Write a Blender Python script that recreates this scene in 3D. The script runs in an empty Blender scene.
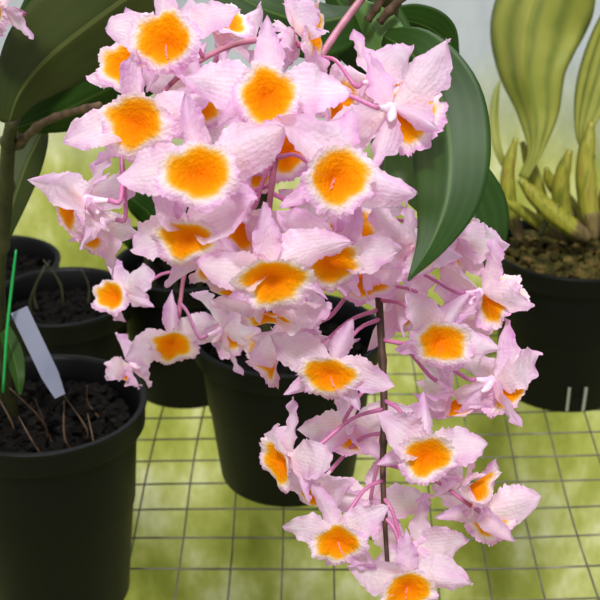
import bpy, math, random
from mathutils import Vector, Matrix, noise
random.seed(7)
scene = bpy.context.scene
scene.view_settings.view_transform = 'Standard'
col = scene.collection
R = math.radians
# ------------------------------------------------------------------ camera frame
H = 0.71; PITCH = R(25); FPX = 1300.0
CAM = Vector((0, 0, H)); RIGHT = Vector((1, 0, 0))
UP = Vector((0, math.sin(PITCH), math.cos(PITCH))); FWD = Vector((0, math.cos(PITCH), -math.sin(PITCH)))
def at(u, v, d):
    return CAM + FWD*d + RIGHT*((u-300)/FPX*d) - UP*((v-300)/FPX*d)
cam = bpy.data.cameras.new('camera'); co = bpy.data.objects.new('camera', cam); col.objects.link(co)
co.location = CAM; co.rotation_euler = (math.pi/2-PITCH, 0, 0)
cam.sensor_width = 36; cam.lens = 36*FPX/600; cam.clip_start = 0.01
cam.dof.use_dof = True; cam.dof.focus_distance = 0.66; cam.dof.aperture_fstop = 26
scene.camera = co
# ------------------------------------------------------------------ materials
def mat(name):
    m = bpy.data.materials.new(name); m.use_nodes = True
    nt = m.node_tree; return m, nt, nt.nodes['Principled BSDF'], nt.nodes['Material Output']
def lin(c):
    return tuple(((x/255)/12.92 if x/255 <= .04045 else ((x/255+.055)/1.055)**2.4) for x in c)+(1,)
def ramp(nt, stops, src=None, interp='LINEAR'):
    r = nt.nodes.new('ShaderNodeValToRGB'); cr = r.color_ramp; cr.interpolation = interp
    cr.elements[0].position = stops[0][0]; cr.elements[0].color = lin(stops[0][1])
    cr.elements[1].position = stops[-1][0]; cr.elements[1].color = lin(stops[-1][1])
    for p, c in stops[1:-1]:
        e = cr.elements.new(p); e.color = lin(c)
    if src: nt.links.new(src, r.inputs['Fac'])
    return r
def noise_n(nt, scale, detail=4, rough=.5, vec='Object', stretch=None):
    tc = nt.nodes.new('ShaderNodeTexCoord'); n = nt.nodes.new('ShaderNodeTexNoise')
    n.inputs['Scale'].default_value = scale; n.inputs['Detail'].default_value = detail; n.inputs['Roughness'].default_value = rough
    if stretch:
        mp = nt.nodes.new('ShaderNodeMapping'); mp.inputs['Scale'].default_value = stretch
        nt.links.new(tc.outputs[vec], mp.inputs['Vector']); nt.links.new(mp.outputs['Vector'], n.inputs['Vector'])
    else: nt.links.new(tc.outputs[vec], n.inputs['Vector'])
    return n
def mathn(nt, op, a, b=None, clamp=False):
    n = nt.nodes.new('ShaderNodeMath'); n.operation = op; n.use_clamp = clamp
    for i, x in enumerate((a, b)):
        if x is None: continue
        if isinstance(x, (int, float)): n.inputs[i].default_value = x
        else: nt.links.new(x, n.inputs[i])
    return n.outputs[0]
def mixc(nt, fac, a, b, mode='MIX'):
    n = nt.nodes.new('ShaderNodeMix'); n.data_type = 'RGBA'; n.blend_type = mode
    if isinstance(fac, (int, float)): n.inputs[0].default_value = fac
    else: nt.links.new(fac, n.inputs[0])
    for i, x in ((6, a), (7, b)):
        if isinstance(x, tuple): n.inputs[i].default_value = x
        else: nt.links.new(x, n.inputs[i])
    return n.outputs[2]
def bump(nt, bsdf, src, strength=.3, dist=.002):
    b = nt.nodes.new('ShaderNodeBump'); b.inputs['Strength'].default_value = strength; b.inputs['Distance'].default_value = dist
    nt.links.new(src, b.inputs['Height']); nt.links.new(b.outputs['Normal'], bsdf.inputs['Normal'])
def simple(name, stops, scale=20, rough=.5, stretch=None, bmp=0, bdist=.001, spec=.5, detail=4):
    m, nt, p, o = mat(name)
    n = noise_n(nt, scale, detail, stretch=stretch); r = ramp(nt, stops, n.outputs['Fac'])
    nt.links.new(r.outputs['Color'], p.inputs['Base Color']); p.inputs['Roughness'].default_value = rough
    p.inputs['Specular IOR Level'].default_value = spec
    if bmp: bump(nt, p, n.outputs['Fac'], bmp, bdist)
    return m
def add_translucent(nt, p, o, colsock, fac):
    t = nt.nodes.new('ShaderNodeBsdfTranslucent'); mx = nt.nodes.new('ShaderNodeMixShader')
    mx.inputs[0].default_value = fac
    nt.links.new(colsock, t.inputs['Color']); nt.links.new(p.outputs[0], mx.inputs[1]); nt.links.new(t.outputs[0], mx.inputs[2])
    nt.links.new(mx.outputs[0], o.inputs['Surface'])
def attr3(nt):
    a = nt.nodes.new('ShaderNodeAttribute'); a.attribute_name = 'pc'
    s = nt.nodes.new('ShaderNodeSeparateXYZ'); nt.links.new(a.outputs['Vector'], s.inputs[0]); return a, s
def petal_mat(name, centre, mid, edge, vein):
    m, nt, p, o = mat(name)
    a, s = attr3(nt)
    n = noise_n(nt, 2.2, 2)
    f = mathn(nt, 'ADD', mathn(nt, 'MULTIPLY', s.outputs[0], .45), mathn(nt, 'MULTIPLY', s.outputs[1], .38))
    f = mathn(nt, 'ADD', f, mathn(nt, 'MULTIPLY', mathn(nt, 'SUBTRACT', n.outputs['Fac'], .5), 1.1), True)
    r = ramp(nt, [(0, centre), (.5, mid), (1, edge)], f)
    fine = noise_n(nt, 6, 3)
    v = mathn(nt, 'SINE', mathn(nt, 'ADD', mathn(nt, 'MULTIPLY', s.outputs[2], 30), mathn(nt, 'MULTIPLY', fine.outputs['Fac'], 4)))
    v = mathn(nt, 'MULTIPLY', mathn(nt, 'ADD', v, 1), .5)
    v = mathn(nt, 'POWER', v, 3)
    c = mixc(nt, mathn(nt, 'MULTIPLY', v, .10), r.outputs['Color'], lin(vein))
    nt.links.new(c, p.inputs['Base Color']); p.inputs['Roughness'].default_value = .42
    p.inputs['Specular IOR Level'].default_value = .25
    fn = noise_n(nt, 13, 2); bump(nt, p, mathn(nt, 'ADD', fn.outputs['Fac'], mathn(nt, 'MULTIPLY', v, -.14)), .22, .035)
    add_translucent(nt, p, o, c, .50)
    return m
M = {}
M['petal'] = petal_mat('petal_pink', (255, 248, 254), (252, 228, 249), (236, 178, 232), (214, 140, 210))
M['sepal'] = petal_mat('sepal_pink', (254, 240, 252), (246, 212, 243), (228, 160, 226), (204, 130, 202))
m, nt, p, o = mat('lip_orange'); M['lip'] = m
a, s = attr3(nt)
n = noise_n(nt, 3.6, 3); n2 = noise_n(nt, 16, 2)
f = mathn(nt, 'ADD', s.outputs[0], mathn(nt, 'MULTIPLY', mathn(nt, 'SUBTRACT', n.outputs['Fac'], .5), .26), True)
r = ramp(nt, [(0, (246, 132, 0)), (.25, (250, 140, 0)), (.5, (254, 156, 0)), (.62, (255, 174, 16)), (.70, (255, 206, 110)), (.78, (254, 234, 226)), (.87, (252, 230, 246)), (1, (241, 194, 238))], f)
c = mixc(nt, mathn(nt, 'MULTIPLY', n2.outputs['Fac'], .12), r.outputs['Color'], lin((250, 165, 60)), 'MULTIPLY')
nt.links.new(c, p.inputs['Base Color']); p.inputs['Roughness'].default_value = .75; p.inputs['Specular IOR Level'].default_value = .1
bump(nt, p, n2.outputs['Fac'], .25, .04); add_translucent(nt, p, o, c, .3)
M['column'] = simple('column_pale', [(.3, (252, 232, 242)), (.7, (236, 186, 222))], 8, .4)
M['pedicel'] = simple('pedicel_pink', [(.3, (176, 88, 140)), (.7, (214, 136, 180))], 60, .4)
M['rachis'] = simple('stalk_pink_brown', [(.3, (130, 74, 84)), (.7, (190, 116, 142))], 80, .5)
M['rachis_dark'] = simple('stalk_dark_brown', [(.3, (48, 30, 22)), (.6, (82, 56, 38)), (.8, (120, 92, 56))], 90, .6, bmp=.4)
M['cane'] = simple('cane_olive', [(.3, (30, 32, 15)), (.7, (62, 62, 30))], 30, .5, stretch=(3, 3, .5), bmp=.3)
M['twig'] = simple('twig_brown', [(.3, (52, 36, 24)), (.7, (104, 78, 54))], 120, .7, bmp=.5)
def leaf_mat(name, dark, lite, streak, rough=.35, trans=.1, vs=.2, freq=40, spec=.5, bm=.08, midc=None):
    m, nt, p, o = mat(name)
    n = noise_n(nt, 12, 3)
    a, s = attr3(nt)
    r = ramp(nt, [(.3, dark), (.75, lite)], n.outputs['Fac'])
    nn = noise_n(nt, 25, 3)
    v = mathn(nt, 'SINE', mathn(nt, 'ADD', mathn(nt, 'MULTIPLY', s.outputs[2], freq), mathn(nt, 'MULTIPLY', n.outputs['Fac'], 5)))
    v = mathn(nt, 'POWER', mathn(nt, 'MULTIPLY', mathn(nt, 'ADD', v, 1), .5), 2)
    c = mixc(nt, mathn(nt, 'MULTIPLY', mathn(nt, 'MULTIPLY', v, nn.outputs['Fac']), vs*2), r.outputs['Color'], lin(streak))
    mid = mathn(nt, 'LESS_THAN', s.outputs[1], .045)
    c = mixc(nt, mathn(nt, 'MULTIPLY', mid, .6), c, lin(midc or dark))
    nt.links.new(c, p.inputs['Base Color']); p.inputs['Roughness'].default_value = rough; p.inputs['Specular IOR Level'].default_value = spec
    bump(nt, p, v, bm, .0005); add_translucent(nt, p, o, c, trans)
    return m
M['leaf_dark'] = leaf_mat('leaf_dark_green', (24, 48, 8), (44, 74, 18), (56, 88, 30), .5, .12, .2, 20, .16, .04, (78, 104, 44))
M['leaf_grey'] = leaf_mat('leaf_fresh_green', (66, 100, 42), (94, 128, 64), (108, 140, 78), .42, .15, .15, 20, .35, .04)
M['leaf_olive'] = leaf_mat('leaf_olive', (34, 46, 14), (62, 74, 28), (80, 84, 40), .4, .1, .1, 20, .35, .03, (104, 112, 60))
M['leaf_yellow'] = leaf_mat('leaf_yellow_green', (138, 146, 52), (192, 188, 94), (86, 106, 34), .4, .25, .6, 13, .5, .15)
M['bulb'] = simple('pseudobulb', [(.3, (96, 106, 28)), (.55, (156, 152, 50)), (.75, (130, 104, 44))], 40, .42, stretch=(4, 4, .6), bmp=.5)
M['sheath'] = simple('dry_sheath', [(.3, (70, 56, 28)), (.7, (122, 104, 60))], 40, .7, stretch=(5, 5, .8), bmp=.5)
M['pot'] = simple('black_plastic', [(.3, (2, 2, 3)), (.7, (5, 5, 6))], 12, .5, bmp=.05, spec=.2)
M['soil'] = simple('bark_compost', [(.3, (4, 3, 2)), (.55, (10, 7, 5)), (.75, (28, 21, 15))], 90, .9, bmp=.8, bdist=.004, spec=.15)
M['moss'] = simple('moss_compost', [(.3, (30, 26, 9)), (.5, (62, 58, 20)), (.6, (86, 72, 34)), (.75, (124, 106, 56))], 70, .9, bmp=.8, bdist=.004, spec=.2)
M['tag'] = simple('tag_plastic', [(.3, (122, 126, 150)), (.7, (150, 154, 178))], 14, .4)
M['stake'] = simple('stake_green', [(.3, (10, 150, 70)), (.7, (40, 185, 95))], 14, .4)
M['wire'] = simple('wire_grey', [(.3, (66, 64, 52)), (.55, (104, 100, 84)), (.75, (144, 142, 124))], 25, .5, spec=.4)
M['slot'] = simple('slot_pale', [(.3, (130, 135, 120)), (.7, (160, 162, 150))], 14, .6)
m, nt, p, o = mat('greenhouse_wall'); M['wall'] = m
tc = nt.nodes.new('ShaderNodeTexCoord'); sp = nt.nodes.new('ShaderNodeSeparateXYZ'); nt.links.new(tc.outputs['Object'], sp.inputs[0])
n1 = noise_n(nt, 2.6, 3, .45, stretch=(1.5, 1, .9)); n2 = noise_n(nt, 6.5, 5, .6, stretch=(1.5, 1, .8))
g = ramp(nt, [(.28, (122, 128, 50)), (.42, (154, 160, 72)), (.52, (176, 180, 94)), (.60, (200, 202, 134)), (.70, (228, 228, 188))], n2.outputs['Fac'])
zz = mathn(nt, 'ADD', sp.outputs[2], mathn(nt, 'MULTIPLY', mathn(nt, 'SUBTRACT', n1.outputs['Fac'], .5), .34))
zf = mathn(nt, 'MULTIPLY', mathn(nt, 'SUBTRACT', zz, .02), 5.0, True)
hz = ramp(nt, [(.35, (166, 172, 180)), (.6, (190, 196, 202))], n2.outputs['Fac'])
c = mixc(nt, zf, g.outputs['Color'], hz.outputs['Color'])
nt.links.new(c, p.inputs['Base Color']); p.inputs['Roughness'].default_value = .8; p.inputs['Specular IOR Level'].default_value = .1
M['floor'] = simple('mossy_floor', [(.3, (110, 120, 50)), (.7, (165, 170, 110))], 4, .9)
# ------------------------------------------------------------------ mesh helpers
def link(name, verts, faces, mt, parent=None, attr=None, smooth=True):
    me = bpy.data.meshes.new(name); me.from_pydata([tuple(v) for v in verts], [], faces); me.update()
    if smooth: me.polygons.foreach_set('use_smooth', [True]*len(me.polygons))
    me.materials.append(mt)
    if attr:
        at_ = me.attributes.new('pc', 'FLOAT_VECTOR', 'POINT')
        at_.data.foreach_set('vector', [x for a in attr for x in a])
    ob = bpy.data.objects.new(name, me); col.objects.link(ob)
    if parent: ob.parent = parent
    return ob
def thing(name, label, cat, loc, group=None):
    e = bpy.data.objects.new(name, None); col.objects.link(e); e.location = loc; e.empty_display_size = .02
    e['label'] = label; e['category'] = cat
    if group: e['group'] = group
    return e
def tag(o, label, cat, group=None):
    o['label'] = label; o['category'] = cat
    if group: o['group'] = group
class MB:
    def __init__(s): s.v = []; s.f = []; s.a = []
    def add(s, v, f, a=None):
        b = len(s.v); s.v += [Vector(x) for x in v]; s.f += [tuple(i+b for i in q) for q in f]
        s.a += (a if a else [(0, 0, 0)]*len(v))
    def build(s, name, mt, parent=None, off=None, attr=False, smooth=True):
        vs = [v-off for v in s.v] if off is not None else s.v
        return link(name, vs, s.f, mt, parent, s.a if attr else None, smooth)
def catmull(pts, n):
    pts = [Vector(p) for p in pts]; P = [2*pts[0]-pts[1]]+pts+[2*pts[-1]-pts[-2]]
    out = []; segs = len(pts)-1
    for i in range(n+1):
        t = i/n*segs; k = min(int(t), segs-1); t -= k
        a, b, c, d = P[k:k+4]
        out.append(.5*((2*b)+(c-a)*t+(2*a-5*b+4*c-d)*t*t+(3*b-a-3*c+d)*t**3))
    return out
def tube(mb, pts, radii, n=16, sides=8, raw=False, knobs=0, ridge=0):
    P = [Vector(p) for p in pts] if raw else catmull(pts, n)
    m_ = len(P); rs = []
    for i in range(m_):
        t = i/(m_-1)*(len(radii)-1); k = min(int(t), len(radii)-2); q = t-k; q = q*q*(3-2*q); rs.append(radii[k]+(radii[k+1]-radii[k])*q)
    ref = Vector((.3, .8, .5)).normalized(); vs = []; fs = []
    T = (P[1]-P[0]).normalized(); N = T.cross(ref).normalized()
    for i in range(m_):
        T = (P[min(i+1, m_-1)]-P[max(i-1, 0)]).normalized()
        N = (N-T*N.dot(T)).normalized(); B = T.cross(N)
        rr = rs[i]*(1+(.3 if knobs and i % knobs == 0 else 0))
        for j in range(sides):
            a = 2*math.pi*j/sides; k2 = rr*(1+(ridge if j % 2 else -ridge)); vs.append(P[i]+(N*math.cos(a)+B*math.sin(a))*k2)
    for i in range(m_-1):
        for j in range(sides):
            fs.append((i*sides+j, i*sides+(j+1) % sides, (i+1)*sides+(j+1) % sides, (i+1)*sides+j))
    fs.append(tuple(reversed(range(sides)))); fs.append(tuple(range((m_-1)*sides, m_*sides)))
    mb.add(vs, fs)
def px(pts): return [at(*p[:3]) for p in pts]
def leaf(name, spec, mt, parent, off, tilt=0, fold=.25, nu=36, nv=14, ribs=0, rip=0., bend=0, seed=0):
    """spec : list of (u,v,depth,width in metres); tilt rotates the blade about its spine"""
    P = catmull([at(a, b, c) for a, b, c, w in spec], nu); W = [w for *_, w in spec]; segs = len(W)-1
    mb = MB(); vs = []; fs = []; at_ = []
    wv = catmull([Vector((w, 0, 0)) for w in W], nu)
    for i in range(nu+1):
        w = max(.0004, wv[i].x)
        T = (P[min(i+1, nu)]-P[max(i-1, 0)]).normalized()
        view = (P[i]-CAM).normalized(); S = T.cross(view).normalized(); N = S.cross(T).normalized()
        q = Matrix.Rotation(R(tilt+bend*i/nu), 3, T); S = q @ S; N = q @ N
        for j in range(nv+1):
            v = j/nv*2-1
            z = fold*abs(v)*w/2 + rip*w*math.sin(i/nu*14+v*2+seed)*abs(v)**2
            if ribs: z += w*.016*math.cos(v*ribs*math.pi)
            vs.append(P[i]+S*(v*w/2)+N*z); at_.append((i/nu, abs(v), v))
    for i in range(nu):
        for j in range(nv):
            a = i*(nv+1)+j; fs.append((a, a+1, a+nv+2, a+nv+1))
    mb.add(vs, fs, at_)
    ob = mb.build(name, mt, parent, off, True)
    sm = ob.modifiers.new('thickness', 'SOLIDIFY'); sm.thickness = .0006
    return ob
def lathe(prof, n=72):
    vs = []; fs = []; k = len(prof)
    for i in range(n):
        a = 2*math.pi*i/n
        for r_, z in prof: vs.append((r_*math.cos(a), r_*math.sin(a), z))
    for i in range(n):
        for j in range(k-1):
            fs.append((i*k+j, ((i+1) % n)*k+j, ((i+1) % n)*k+j+1, i*k+j+1))
    return vs, fs
def pot_parts(root, rt, rb, h, soil='soil', fill=.82, seed=0, lump=1):
    rim = .022
    prof = [(0.001, .006), (rb*.8, .006), (rb*.82, 0), (rb, 0), (rb+.002, .004), (rt-.009, h-rim-.004), (rt-.007, h-rim), (rt-.002, h-rim), (rt-.001, h-.004), (rt+.001, h-.0015), (rt, h), (rt-.004, h), (rt-.006, h-.003), (rt-.009, h-rim-.004), (rb-.001+(rt-rb)*.5, h*.5), (0.001, h*.48)]
    v, f = lathe(prof); pot = link('pot', v, f, M['pot'], root)
    es = pot.modifiers.new('edges', 'BEVEL'); es.width = .0008; es.segments = 2; es.limit_method = 'ANGLE'
    mb = MB(); vs = []; fs = []; rs = rb+(rt-.012-rb)*fill; zs = h*fill
    nr, nt_ = 18, 60
    for i in range(nr+1):
        for j in range(nt_):
            a = 2*math.pi*j/nt_; r_ = rs*i/nr
            x, y = r_*math.cos(a), r_*math.sin(a)
            z = zs+lump*(.006*noise.noise(Vector((x*60+seed, y*60, 0)))+.004*noise.noise(Vector((x*160, y*160, seed))))+(.012*(1-(i/nr)**2) if lump > 1 else 0)
            vs.append((x, y, z))
    for i in range(nr):
        for j in range(nt_): fs.append((i*nt_+j, (i+1)*nt_+j, (i+1)*nt_+(j+1) % nt_, i*nt_+(j+1) % nt_))
    mb.add(vs, fs)
    rnd = random.Random(seed)
    for k in range(260):
        a = rnd.random()*6.283; r_ = rs*.95*math.sqrt(rnd.random()); c = Vector((r_*math.cos(a), r_*math.sin(a), zs+.003+rnd.random()*.005+(.012*(1-(r_/rs)**2) if lump > 1 else 0)))
        q = Matrix.Rotation(rnd.random()*6, 3, 'Z') @ Matrix.Rotation(rnd.uniform(-.9, .9), 3, 'X')
        sx, sy, sz = rnd.uniform(.003, .008), rnd.uniform(.002, .005), rnd.uniform(.001, .0025)
        cv = [c+q @ Vector((X*sx*rnd.uniform(.6, 1.1), Y*sy*rnd.uniform(.6, 1.1), Z*sz)) for X in (-1, 1) for Y in (-1, 1) for Z in (-1, 1)]
        mb.add(cv, [(0, 1, 3, 2), (4, 6, 7, 5), (0, 4, 5, 1), (2, 3, 7, 6), (0, 2, 6, 4), (1, 5, 7, 3)])
    mb.build('compost', M[soil], root, smooth=False)
    return pot
# ------------------------------------------------------------------ flower prototypes (+Z faces out, +Y up, unit = half width)
def petal_geo(L, W, ang, lift, seed, curl=-.15, cup=.15, ruf=.06, tip=.8, nu=36, nv=20, blunt=.62):
    rnd = random.Random(seed); ph = rnd.random()*6; ph2 = rnd.random()*6; tw = rnd.uniform(-.5, .5); side = rnd.uniform(-.16, .16)
    vs = []; fs = []; a_ = []
    for i in range(nu+1):
        u = i/nu
        base = .2*(1-u)
        w = W/2*max(base, math.sin(math.pi*min(1, u**tip))**blunt if 0 < u < 1 else 0)
        for j in range(nv+1):
            v = j/nv*2-1; sg = 1 if v > 0 else -1
            ja = 1+.26*noise.noise(Vector((u*3.5+seed, sg*3, seed)))+.14*noise.noise(Vector((u*12+seed, sg*3, 1)))+.16*noise.noise(Vector((u*34+seed, sg*5, 2)))
            x = w*v*(1+(ja-1)*abs(v)**2)
            y = L*u*(1+(0.05*noise.noise(Vector((v*4, seed, 2)))))
            x += side*u*u
            e2 = abs(v)**2*min(1, u*2.5)
            z = curl*u*u + cup*v*v*w/W*2*.7 + ruf*math.sin(u*8+ph+sg*1.7)*e2 + ruf*.55*math.sin(u*22+ph2+sg)*abs(v)**3*min(1, u*2.5) + .07*noise.noise(Vector((x*2.4+seed, y*2.4, 3)))+ .012*noise.noise(Vector((x*7+seed, y*7, 3)))
            z += tw*x*u
            vs.append(Vector((x, y+.04, z))); a_.append((u, abs(v), v))
    for i in range(nu):
        for j in range(nv):
            k = i*(nv+1)+j; fs.append((k, k+1, k+nv+2, k+nv+1))
    q = Matrix.Rotation(-ang, 3, 'Z') @ Matrix.Rotation(lift, 3, 'X')
    return [q @ v for v in vs], fs, a_
LIPC = Vector((0, -.16, .24))
def lip_geo(seed, size=.6, nr=26, nt_=120):
    rnd = random.Random(seed); cupx = rnd.uniform(.2, .7); rec = rnd.uniform(.0, .45); top = rnd.uniform(.2, .5); asym = rnd.uniform(-.2, .2); sq = rnd.uniform(.92, 1.12)
    vs = []; fs = []; a_ = []
    for i in range(nr+1):
        rho = i/nr
        for j in range(nt_):
            th = 2*math.pi*j/nt_; up = math.sin(th); cx = math.cos(th)
            Rr = size*(1-.22*max(0, up)**2+.22*noise.noise(Vector((cx*1.3, up*1.3, seed))))
            Rr *= 1+rho**4*(.10*noise.noise(Vector((cx*4, up*4, seed)))+.12*noise.noise(Vector((cx*16, up*16, seed))))
            x = Rr*rho*cx*sq; y = Rr*rho*up/sq
            z = cupx*abs(x)**1.5*(1 if up > -.3 else .6+.4*(1-min(1, (-up-.3)/.3))) - rec*rho**3*max(0, -up)*.8+ top*rho**2*max(0, up) - .14*(1-rho)**2 + asym*x*rho
            z += rho**4*(.05*math.sin(th*5+seed)+.012*math.sin(th*13+seed*2)) - .05*rho**8
            z += .05*noise.noise(Vector((x*3.2, y*3.2, seed)))
            vs.append(Vector((x, y, z))+LIPC)
            blot = rho*(1.0+.06*max(0, -up)-.10*max(0, up))*(1+.16*noise.noise(Vector((cx*1.5, up*1.5, seed+7)))); a_.append((min(1, blot), th/6.283, x))
    for i in range(nr):
        for j in range(nt_):
            fs.append((i*nt_+j, (i+1)*nt_+j, (i+1)*nt_+(j+1) % nt_, i*nt_+(j+1) % nt_))
    return vs, fs, a_
def mesh_only(name, vfa, mt):
    o = link(name, vfa[0], vfa[1], mt, None, vfa[2]); me = o.data; bpy.data.objects.remove(o); return me
def core_geo():
    mb = MB()
    tube(mb, [(0, .03, -.45), (0, .0, -.2), (0, 0, -.06), (0, .02, -.03), (0, .03, -.01)], [.03, .06, .09, .085, .05], 14, 10)
    tube(mb, [(0, -.02, -.08), (0, -.14, -.18), (0, -.2, -.3)], [.09, .075, .03], 8, 10)
    return mb.v, mb.f, [(0, 0, 0)]*len(mb.v)
core = mesh_only('flower', core_geo(), M['column'])
VARS = []
NV = 12
for k in range(NV):
    rnd = random.Random(350+k)
    U = lambda a, b: rnd.uniform(a, b)
    subs = []
    subs.append(('sepal', mesh_only('sepal', petal_geo(U(.9, 1.12), U(.38, .48), R(U(-20, 20)), R(U(-20, 25)), k*10+1, U(-.3, .3), U(-.6, .6), .07, .74, blunt=.8), M['sepal'])))
    for sgn in (-1, 1):
        subs.append(('sepal', mesh_only('sepal', petal_geo(U(.9, 1.1), U(.36, .46), sgn*R(U(118, 150)), R(U(-45, 0)), k*10+3+sgn, U(-.3, .2), U(-.6, .6), .07, .74, blunt=.8), M['sepal'])))
    for sgn in (-1, 1):
        subs.append(('petal', mesh_only('petal', petal_geo(U(1.08, 1.25), U(.60, .80), sgn*R(U(66, 102)), R(U(-18, 20)), k*10+6+sgn, U(-.4, .3), U(-.6, .6), .10, .82, blunt=.7), M['petal'])))
    subs.append(('lip', mesh_only('lip', lip_geo(k*3.3+1, U(.50, .57)), M['lip'])))
    VARS.append(subs)
SUNIT = .0298
def flower(root, u, v, d, s, yaw, pitch, roll, rach, var, back=40):
    """u,v,d : centre of the lip; yaw + faces right, pitch + faces up"""
    face = Matrix((RIGHT, UP, -FWD)).transposed()
    rot = face @ Matrix.Rotation(R(yaw), 3, 'Y') @ Matrix.Rotation(R(-pitch), 3, 'X') @ Matrix.Rotation(R(roll), 3, 'Z')
    sc = s*SUNIT
    off = LIPC*max(0, math.cos(R(yaw)))
    P = at(u, v, d) - rot @ (off*sc)
    f = bpy.data.objects.new('flower', core); col.objects.link(f); f.parent = root
    f.matrix_local = Matrix.Translation(P-root.location) @ rot.to_4x4() @ Matrix.Diagonal((sc, sc, sc, 1))
    for nm, me in VARS[var % len(VARS)]:
        c = bpy.data.objects.new(nm, me); col.objects.link(c); c.parent = f
    st = rot @ Vector((0, .03, -.42))*sc + P
    target = min(range(len(rach)), key=lambda i: (rach[i]-st-Vector((0, 0, .026))).length)
    e = rach[target]; dirb = (rot @ Vector((0, 0, -1)))
    if (e-st).length > .075: e = st+(e-st)*(.075/(e-st).length)
    pts = [st, st+dirb*.006+Vector((0, 0, .001)), (st+e)/2+dirb*.004+Vector((0, 0, .006)), e]
    mb = MB(); tube(mb, pts, [.0013, .0011, .0010, .0012], 12, 7)
    inv = (Matrix.Translation(P) @ rot.to_4x4() @ Matrix.Diagonal((sc, sc, sc, 1))).inverted()
    link('pedicel', [inv @ x for x in mb.v], mb.f, M['pedicel'], f)
# ------------------------------------------------------------------ setting
def box(name, lo, hi, mt, parent=None):
    x0, y0, z0 = lo; x1, y1, z1 = hi
    vs = [(x, y, z) for x in (x0, x1) for y in (y0, y1) for z in (z0, z1)]
    return link(name, vs, [(0, 1, 3, 2), (4, 6, 7, 5), (0, 4, 5, 1), (2, 3, 7, 6), (0, 2, 6, 4), (1, 5, 7, 3)], mt, parent, smooth=False)
w = box('wall_back', (-3, 1.9, -.9), (3, 1.94, 1.6), M['wall']); w['kind'] = 'structure'
fl = box('floor', (-3, -1.5, -.94), (3, 1.9, -.9), M['floor']); fl['kind'] = 'structure'
bench = thing('wire_bench', 'grey wire mesh bench top with square openings carrying all the black pots', 'bench', (0, 1.0, -.9))
mb = MB(); X0, X1, Y0, Y1 = -1.0, 1.0, .45, 1.50; rnd = random.Random(3)
def wob(x, y, s): return Vector((.010*noise.noise(Vector((x*3, y*3, s))), .010*noise.noise(Vector((x*3, y*3, s+5))), -.0015*abs(noise.noise(Vector((x*3, y*3, s+9))))))
STEP = .046
x = X0; i = 0
while x <= X1+.001:
    P = [Vector((x+.018+.02*(y-1), y, -.0032))+wob(x, y, i*.16) for y in [Y0+(Y1-Y0)*k/24 for k in range(25)]]
    tube(mb, P, [.00095, .00095], sides=6, raw=True); x += STEP; i += 1
y = Y0
while y <= Y1+.001:
    P = [Vector((x_, y+x_*.03, -.0014))+wob(x_, y, i*.16) for x_ in [X0+(X1-X0)*k/30 for k in range(31)]]
    tube(mb, P, [.00095, .00095], sides=6, raw=True); y += STEP; i += 1
mb.build('wire_mesh', M['wire'], bench, bench.location)
for (a, b) in (((X0, Y0), (X1, Y0)), ((X0, Y1), (X1, Y1)), ((X0, Y0), (X0, Y1)), ((X1, Y0), (X1, Y1))):
    mb = MB(); tube(mb, [(a[0], a[1], -.012), ((a[0]+b[0])/2, (a[1]+b[1])/2, -.012), (b[0], b[1], -.012)], [.004, .004], 4, 10); mb.build('rail', M['wire'], bench, bench.location)
for lx in (X0+.01, X1-.01):
    for ly in (Y0+.01, Y1-.01):
        mb = MB(); tube(mb, [(lx, ly, -.012), (lx, ly, -.45), (lx, ly, -.9)], [.012, .012], 4, 10); mb.build('leg', M['wire'], bench, bench.location)
# ------------------------------------------------------------------ pots
PA = Vector((-.208, .921, 0)); PB = Vector((-.242, 1.203, 0)); PC = Vector((-.127, 1.300, 0)); PD = Vector((-.345, 1.325, 0)); PM = Vector((-.012, 1.115, 0)); PE = Vector((.296, 1.30, 0))
b = thing('plant_pot', 'black plastic pot directly behind the pot with the grey tag', 'pot', PB); pot_parts(b, .072, .056, .155, seed=2)
for k in range(5):
    a = k*.9; q = Vector((.03*math.cos(a), .03*math.sin(a), .12))
    m2 = MB(); tube(m2, [q, q+Vector((.006*math.cos(a), .006, .03)), q+Vector((.02*math.cos(a*2), .01, .045+.006*k))], [.0014, .0012, .0006], 8, 6); m2.build('stem', M['cane'], b)
c_ = thing('potted_orchid', 'black pot with dark leafy stems, between the tag pot and the central pot', 'potted plant', PC); pot_parts(c_, .076, .060, .150, seed=3)
for k in range(9):
    a = k*.75; q = Vector((.03*math.cos(a), .03*math.sin(a), .108))
    m2 = MB(); tube(m2, [q, q+Vector((.01*math.cos(a), .01*math.sin(a), .05)), q+Vector((.03*math.cos(a*2), .01, .09+.006*k))], [.003, .0034, .001], 8, 7); m2.build('stem', M['cane'], c_)
for (u0, v0, u1, v1, u2, v2, w_) in ((172, 258, 150, 215, 118, 186, .030), (180, 255, 172, 190, 150, 130, .036), (190, 255, 205, 190, 225, 130, .036), (186, 258, 226, 225, 262, 205, .034), (178, 262, 140, 240, 116, 236, .024), (200, 262, 250, 250, 290, 262, .03), (196, 250, 240, 170, 285, 100, .04)):
    leaf('leaf', [(u0, v0, 1.36, .006), ((u0*2+u1)/3, (v0*2+v1)/3, 1.35, w_*.6), (u1, v1, 1.34, w_), ((u1+u2)/2, (v1+v2)/2, 1.33, w_*.75), (u2, v2, 1.33, .001)], M['leaf_dark'], c_, PC, (u0*7) % 40-20, .3, 20, 8)
d_ = thing('plant_pot', 'black plastic pot cut off by the left edge, furthest back', 'pot', PD); pot_parts(d_, .078, .054, .140, seed=4)
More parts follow.
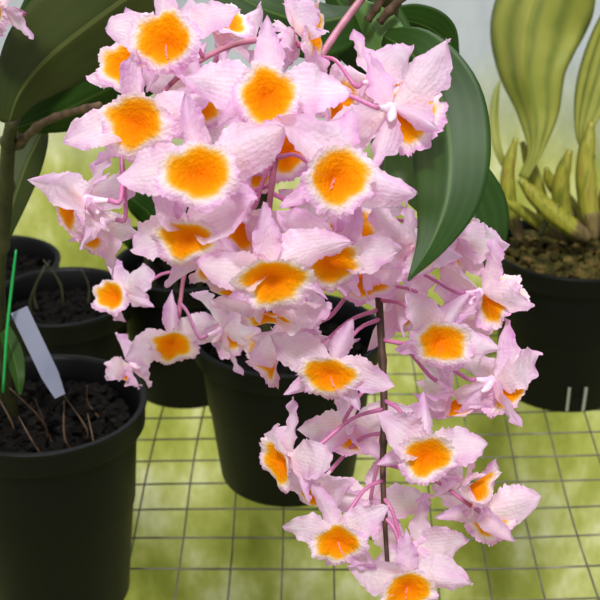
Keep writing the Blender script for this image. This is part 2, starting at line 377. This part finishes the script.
# right potted orchid
e_ = thing('potted_orchid', 'yellow-green orchid with pleated leaves and slim pseudobulbs in a large black pot', 'potted plant', PE)
potE = pot_parts(e_, .090, .068, .168, 'moss', .9, seed=5, lump=1.5)
for an in (-95, -81):
    a = R(an)
    t = Vector((-math.sin(a), math.cos(a), 0)); n_ = Vector((math.cos(a), math.sin(a), 0))
    vs = []
    for z in (.004, .034):
        rr = .0712+z*(.013/.15)
        for q in (-.0014, .0014):
            for o2 in (-.001, .0010): vs.append(n_*(rr+o2)+t*q+Vector((0, 0, z)))
    link('drainage_slot', vs, [(0, 1, 3, 2), (4, 6, 7, 5), (0, 4, 5, 1), (2, 3, 7, 6), (0, 2, 6, 4), (1, 5, 7, 3)], M['slot'], potE, smooth=False)
for (pts, d, r_) in (([(520, 240), (510, 208), (508, 172), (516, 138)], 1.40, .0075), ([(588, 238), (564, 222), (540, 202), (520, 180)], 1.36, .0095),
                     ([(572, 236), (562, 205), (562, 178), (570, 150)], 1.40, .0090), ([(594, 238), (588, 200), (586, 160), (592, 122)], 1.37, .0100), ([(614, 244), (610, 205), (616, 160)], 1.40, .012), ([(550, 234), (542, 205), (532, 170), (522, 142)], 1.43, .0075),
                     ([(560, 238), (540, 224), (520, 210), (504, 200)], 1.38, .0060), ([(584, 240), (574, 210), (552, 184), (546, 168)], 1.42, .0070)):
    P = [at(x_, y_, d-.01*i) for i, (x_, y_) in enumerate(pts)]; mb = MB()
    tube(mb, P, [r_*.5, r_*.95, r_, r_*.8, r_*.35], 24, 18, ridge=.13); pb = mb.build('pseudobulb', M['bulb'], e_, PE)
    m2 = MB(); tube(m2, [P[0], P[0].lerp(P[1], .3), P[0].lerp(P[1], .7)], [r_*.6, r_*.86, r_*1.02], 8, 14); m2.build('sheath', M['sheath'], pb, PE)
leaf('leaf', [(522, 178, 1.37, .010), (534, 150, 1.365, .016), (534, 112, 1.36, .046), (526, 68, 1.35, .080), (530, 20, 1.34, .100), (548, -30, 1.33, .092), (572, -90, 1.32, .002)], M['leaf_yellow'], e_, PE, -14, .75, ribs=6, rip=.07)
leaf('leaf', [(592, 160, 1.36, .008), (582, 135, 1.35, .018), (590, 95, 1.34, .040), (606, 40, 1.33, .046), (622, 0, 1.33, .03), (632, -20, 1.33, .002)], M['leaf_yellow'], e_, PE, -25, .35, ribs=4, rip=.05, seed=3)
leaf('leaf', [(512, 176, 1.39, .006), (500, 155, 1.38, .008), (494, 125, 1.38, .010), (496, 95, 1.38, .007), (500, 80, 1.38, .001)], M['leaf_yellow'], e_, PE, 10, .35, ribs=2)
for (u0, v0, u1, v1) in ((500, 235, 494, 176), (540, 235, 560, 205)):
    mb = MB(); tube(mb, [at(u0, v0, 1.36), at((u0+u1)/2-3, (v0+v1)/2, 1.35), at(u1, v1, 1.34)], [.003, .0035, .001], 8, 7); mb.build('stem', M['cane'], e_, PE)
# left potted orchid (tag pot)
a_ = thing('potted_orchid', 'tall orchid with olive cane in the front left black pot with tag', 'potted plant', PA)
pot_parts(a_, .083, .057, .19, seed=1, fill=.88)
mb = MB(); tube(mb, [PA+Vector((-.028, .01, .16)), at(-2, 300, .96), at(4, 215, .90), at(8, 150, .84), at(12, 120, .80)], [.0045, .0055, .0055, .0048, .004], 40, 12, knobs=8); mb.build('cane', M['cane'], a_, PA)
mb = MB(); tube(mb, [PA+Vector((-.04, .03, .16)), at(-10, 300, 1.0), at(14, 180, .95), at(24, 90, .90)], [.004, .005, .005, .004], 30, 10, knobs=8); mb.build('cane', M['cane'], a_, PA)
mb = MB(); tube(mb, [at(11, 148, .84), at(25, 138, .82), at(40, 125, .79), at(62, 115, .76), at(100, 105, .73)], [.0028, .0026, .0026, .0022, .002], 22, 8, knobs=5); mb.build('stem', M['twig'], a_, PA)
leaf('leaf', [(8, 124, .80, .010), (20, 92, .79, .032), (48, 58, .78, .054), (90, 24, .77, .062), (138, -10, .76, .052), (190, -40, .76, .004)], M['leaf_olive'], a_, PA, 14, .3)
leaf('leaf', [(6, 118, .84, .010), (18, 70, .84, .03), (38, 25, .83, .045), (60, -30, .82, .03), (70, -60, .82, .003)], M['leaf_dark'], a_, PA, -35, .35)
leaf('leaf', [(16, 128, .88, .01), (60, 112, .87, .036), (110, 88, .86, .046), (150, 72, .86, .03), (172, 62, .86, .002)], M['leaf_dark'], a_, PA, 20, .35)
leaf('leaf', [(2, 240, .93, .01), (14, 200, .93, .020), (26, 165, .93, .024), (38, 140, .93, .016), (46, 122, .93, .003)], M['leaf_olive'], a_, PA, 10, .3)
leaf('leaf', [(0, 320, .98, .008), (12, 350, .97, .014), (18, 375, .96, .010), (20, 395, .96, .002)], M['leaf_dark'], a_, PA, 20, .3)
rnd = random.Random(9)
for k in range(9):
    x0 = rnd.uniform(-.03, .055); y0 = rnd.uniform(-.05, .02); q = Vector((x0, y0, .163))
    m2 = MB(); tube(m2, [q, q+Vector((rnd.uniform(-.012, .008), rnd.uniform(-.01, .01), .02)), q+Vector((rnd.uniform(-.03, .012), rnd.uniform(-.01, .01), rnd.uniform(.03, .055)))], [.0010, .0008, .0004], 8, 5); m2.build('twig', M['twig'], a_)
def ribbon_tag():
    A = at(60, 396, .985); C = at(19, 310, .955)
    pts = [A.lerp(C, i/12) for i in range(13)]; vs = []; fs = []
    for i, q in enumerate(pts):
        T = (C-A).normalized(); S = T.cross((q-CAM).normalized()).normalized()
        w_ = .0066
        if i < 3: w_ = .0042+.0008*i
        N = S.cross(T)
        vs += [q-S*w_-N*.0004, q+S*w_-N*.0004, q+S*w_+N*.0004, q-S*w_+N*.0004]
    for i in range(12):
        for j in range(4): fs.append((i*4+j, i*4+(j+1) % 4, i*4+4+(j+1) % 4, i*4+4+j))
    fs += [(3, 2, 1, 0), (48, 49, 50, 51)]
    return link('plant_tag', vs, fs, M['tag'], smooth=False)
tag(ribbon_tag(), 'blank pale grey plastic tag stuck slanting in the front left pot', 'plant tag')
mb = MB(); tube(mb, [at(3, 392, .97), at(7, 330, .95), at(13, 275, .93), at(16, 250, .925)], [.0011, .0011, .0011, .0008], 12, 7)
o_ = mb.build('plant_stake', M['stake']); tag(o_, 'thin bright green stake beside the cane in front left pot', 'stake')
# ------------------------------------------------------------------ flowering orchid (central pot)
m_ = thing('flowering_orchid', 'orchid with hanging clusters of pink flowers with orange centres, in central black pot', 'flowering plant', PM)
pot_parts(m_, .092, .065, .158, seed=6)
mb = MB(); tube(mb, [PM+Vector((.01, 0, .12)), PM+Vector((.03, -.05, .30)), at(360, 120, .86), at(385, 30, .76), at(392, -20, .72)], [.006, .007, .007, .006, .005], 40, 10, knobs=7); mb.build('cane', M['cane'], m_, PM)
mb = MB(); tube(mb, [PM+Vector((-.02, 0, .12)), PM+Vector((-.02, -.03, .30)), at(300, 120, .90), at(350, 20, .78), at(362, -20, .76)], [.006, .007, .007, .006, .005], 40, 10, knobs=7); mb.build('cane', M['cane'], m_, PM)
rach1 = catmull(px([(372, -15, .72), (325, 50, .66), (284, 130, .63), (270, 200, .615), (268, 290, .62)]), 40)
rach2 = catmull(px([(392, 20, .76), (385, 120, .73), (374, 220, .69), (379, 300, .675), (384, 400, .67), (383, 480, .665), (388, 575, .665)]), 60)
rach3 = catmull(px([(300, 160, .78), (230, 215, .80), (188, 265, .825), (178, 320, .825), (165, 345, .83)]), 30)
rach4 = catmull(px([(325, 50, .66), (260, 40, .65), (210, 55, .645), (165, 90, .645), (120, 150, .645)]), 30)
mb = MB(); tube(mb, rach1, [.0022, .0018, .0012], raw=True); mb.build('flower_stalk', M['rachis'], m_, PM)
mb = MB(); tube(mb, rach2, [.0026, .0022, .0019, .0012], raw=True, knobs=9); mb.build('flower_stalk', M['rachis_dark'], m_, PM)
mb = MB(); tube(mb, rach3, [.0018, .0014, .001], raw=True); mb.build('flower_stalk', M['rachis'], m_, PM)
mb = MB(); tube(mb, rach4, [.0018, .0014, .001], raw=True); mb.build('flower_stalk', M['rachis'], m_, PM)
leaf('leaf', [(384, 36, .72, .010), (412, 54, .70, .032), (440, 95, .665, .040), (450, 145, .63, .038), (448, 195, .60, .029), (433, 240, .575, .014), (408, 281, .555, .0006)], M['leaf_dark'], m_, PM, 5, .32)
leaf('leaf', [(378, 55, .80, .012), (396, 85, .79, .036), (408, 130, .785, .046), (424, 180, .78, .036), (436, 225, .78, .004)], M['leaf_grey'], m_, PM, -15, .25)
leaf('leaf', [(430, 130, .83, .012), (454, 165, .82, .036), (470, 205, .815, .050), (482, 245, .81, .034), (488, 282, .81, .002)], M['leaf_dark'], m_, PM, -15, .25)
leaf('leaf', [(362, 12, .75, .012), (340, 18, .73, .034), (310, 22, .72, .04), (270, 12, .71, .034), (225, -10, .71, .02), (200, -25, .71, .002)], M['leaf_dark'], m_, PM, 35, .3)
leaf('leaf', [(385, 20, .80, .012), (415, 22, .80, .022), (440, 35, .80, .022), (458, 58, .80, .003)], M['leaf_dark'], m_, PM, 30, .3)
leaf('leaf', [(355, 5, .74, .01), (375, 30, .73, .026), (388, 58, .725, .028), (390, 90, .72, .016), (382, 120, .72, .002)], M['leaf_grey'], m_, PM, 20, .3)
leaf('leaf', [(330, -10, .78, .01), (350, 15, .77, .04), (372, 38, .765, .046), (400, 58, .76, .03), (425, 72, .76, .002)], M['leaf_dark'], m_, PM, 10, .3)
for pts in ([(380, 22, .72), (392, 8, .715), (412, -12, .71)], [(368, 20, .72), (378, 5, .715), (388, -15, .71)]):
    mb = MB(); tube(mb, px(pts), [.002, .0024, .002], 10, 7, knobs=4); mb.build('stem', M['twig'], m_, PM)
A1, A2, A3, A4 = rach1, rach2, rach3, rach4
FL = [
 (165, 42, .60, 1.0, -12, 5, 5, A4), (267, 96, .57, 1.0, 5, 0, -12, A1), (136, 123, .60, .98, -18, 5, 12, A4), (200, 174, .555, 1.06, -5, 0, 3, A4),
 (337, 178, .575, 1.02, 18, 5, -18, A1), (187, 238, .585, .98, -12, -12, 8, A4), (273, 279, .575, .98, 2, -18, 0, A1), (332, 262, .605, .95, 20, -8, -20, A1),
 (420, 250, .64, .85, 52, 0, -10, A2), (441, 342, .635, .88, 12, 0, -20, A2), (329, 375, .62, .86, -5, 0, -12, A2), (427, 458, .63, .88, 5, 5, -8, A2),
 (338, 543, .63, .82, -12, -5, 18, A2), (283, 460, .645, .88, -48, 0, -15, A2), (172, 345, .82, .88, -5, -10, 8, A3), (114, 295, .83, .84, -40, 5, 10, A3),
 (408, 590, .64, .88, 0, -8, 0, A2), (316, 492, .69, .84, -40, -25, 0, A2), (466, 482, .66, .88, 78, -5, 10, A2), (222, 330, .80, .92, 125, 20, 20, A3),
 (84, 198, .62, 1.02, -104, 10, 5, A4), (192, 105, .65, .95, 25, -10, 0, A4), (215, 262, .64, .9, 35, -20, 0, A1), (289, 152, .645, .95, -15, 10, 0, A1),
 (345, 228, .65, .95, 25, -20, 0, A1), (330, 100, .645, 1.0, 60, 0, 15, A1), (298, 30, .64, .98, 75, 25, 0, A1), (128, 66, .66, .95, -30, 10, 0, A4),
 (392, 108, .61, 1.1, 150, 10, -30, A1), (238, 290, .65, .88, -60, -20, 0, A1), (482, 292, .67, .94, 120, 5, 10, A2), (494, 380, .67, .96, 118, 0, -10, A2),
 (415, 545, .68, .88, 150, -10, 15, A2), (452, 392, .69, .88, 110, -30, 0, A2), (352, 425, .69, .88, 165, -10, 0, A2),
 (282, 352, .67, .95, -115, 5, 0, A2), (395, 300, .69, .92, 140, 0, 0, A2), (455, 238, .69, .92, 150, 15, 0, A2), (245, 215, .635, .95, -160, -10, 20, A1),
 (362, 268, .66, .9, 150, -20, 0, A2), (225, 25, .67, .9, 10, 60, 40, A4), (268, 318, .61, .80, 5, -50, 0, A1), (250, 155, .66, .95, 170, 0, 0, A1),
 (100, 222, .66, .9, -125, 0, 20, A4), (375, 78, .65, .95, 140, 25, 0, A1), (305, 330, .68, .85, -100, -25, 20, A2), (130, 365, .84, .8, -100, -20, 0, A3),
 (484, 510, .68, .88, 155, -5, 10, A2), (462, 322, .70, .88, 160, 0, -20, A2), (372, 500, .70, .84, 175, -10, 0, A2),
]
for k, F in enumerate(FL): flower(m_, *F, var=(k*5+1) % NV)
r5 = catmull(px([(10, 122, .80), (-10, 60, .76), (-6, 20, .74)]), 12)
flower(a_, -4, 10, .74, .8, -40, 10, 0, r5, 2)
# ------------------------------------------------------------------ light
wd = bpy.data.worlds.new('world'); scene.world = wd; wd.use_nodes = True
nt = wd.node_tree; bg = nt.nodes['Background']
tc = nt.nodes.new('ShaderNodeTexCoord'); sp = nt.nodes.new('ShaderNodeSeparateXYZ'); nt.links.new(tc.outputs['Generated'], sp.inputs[0])
r = ramp(nt, [(0, (96, 96, 90)), (.5, (166, 170, 172)), (1, (255, 255, 255))], mathn(nt, 'ADD', mathn(nt, 'MULTIPLY', sp.outputs[2], .5), .5))
nt.links.new(r.outputs['Color'], bg.inputs['Color']); bg.inputs['Strength'].default_value = .9
def sun(name, strength, angle, rot, colr=(1, 1, 1)):
    l = bpy.data.lights.new(name, 'SUN'); l.energy = strength; l.angle = R(angle); l.color = colr
    o = bpy.data.objects.new(name, l); col.objects.link(o); o.rotation_euler = rot
sun('sun', 2.9, 8, (R(36), R(12), R(-22)), (1, .99, .97))
sun('back_fill_sun', 2.7, 30, (R(-42), R(8), 0), (1, 1, 1))  # extra sun added from behind to brighten the translucent petals
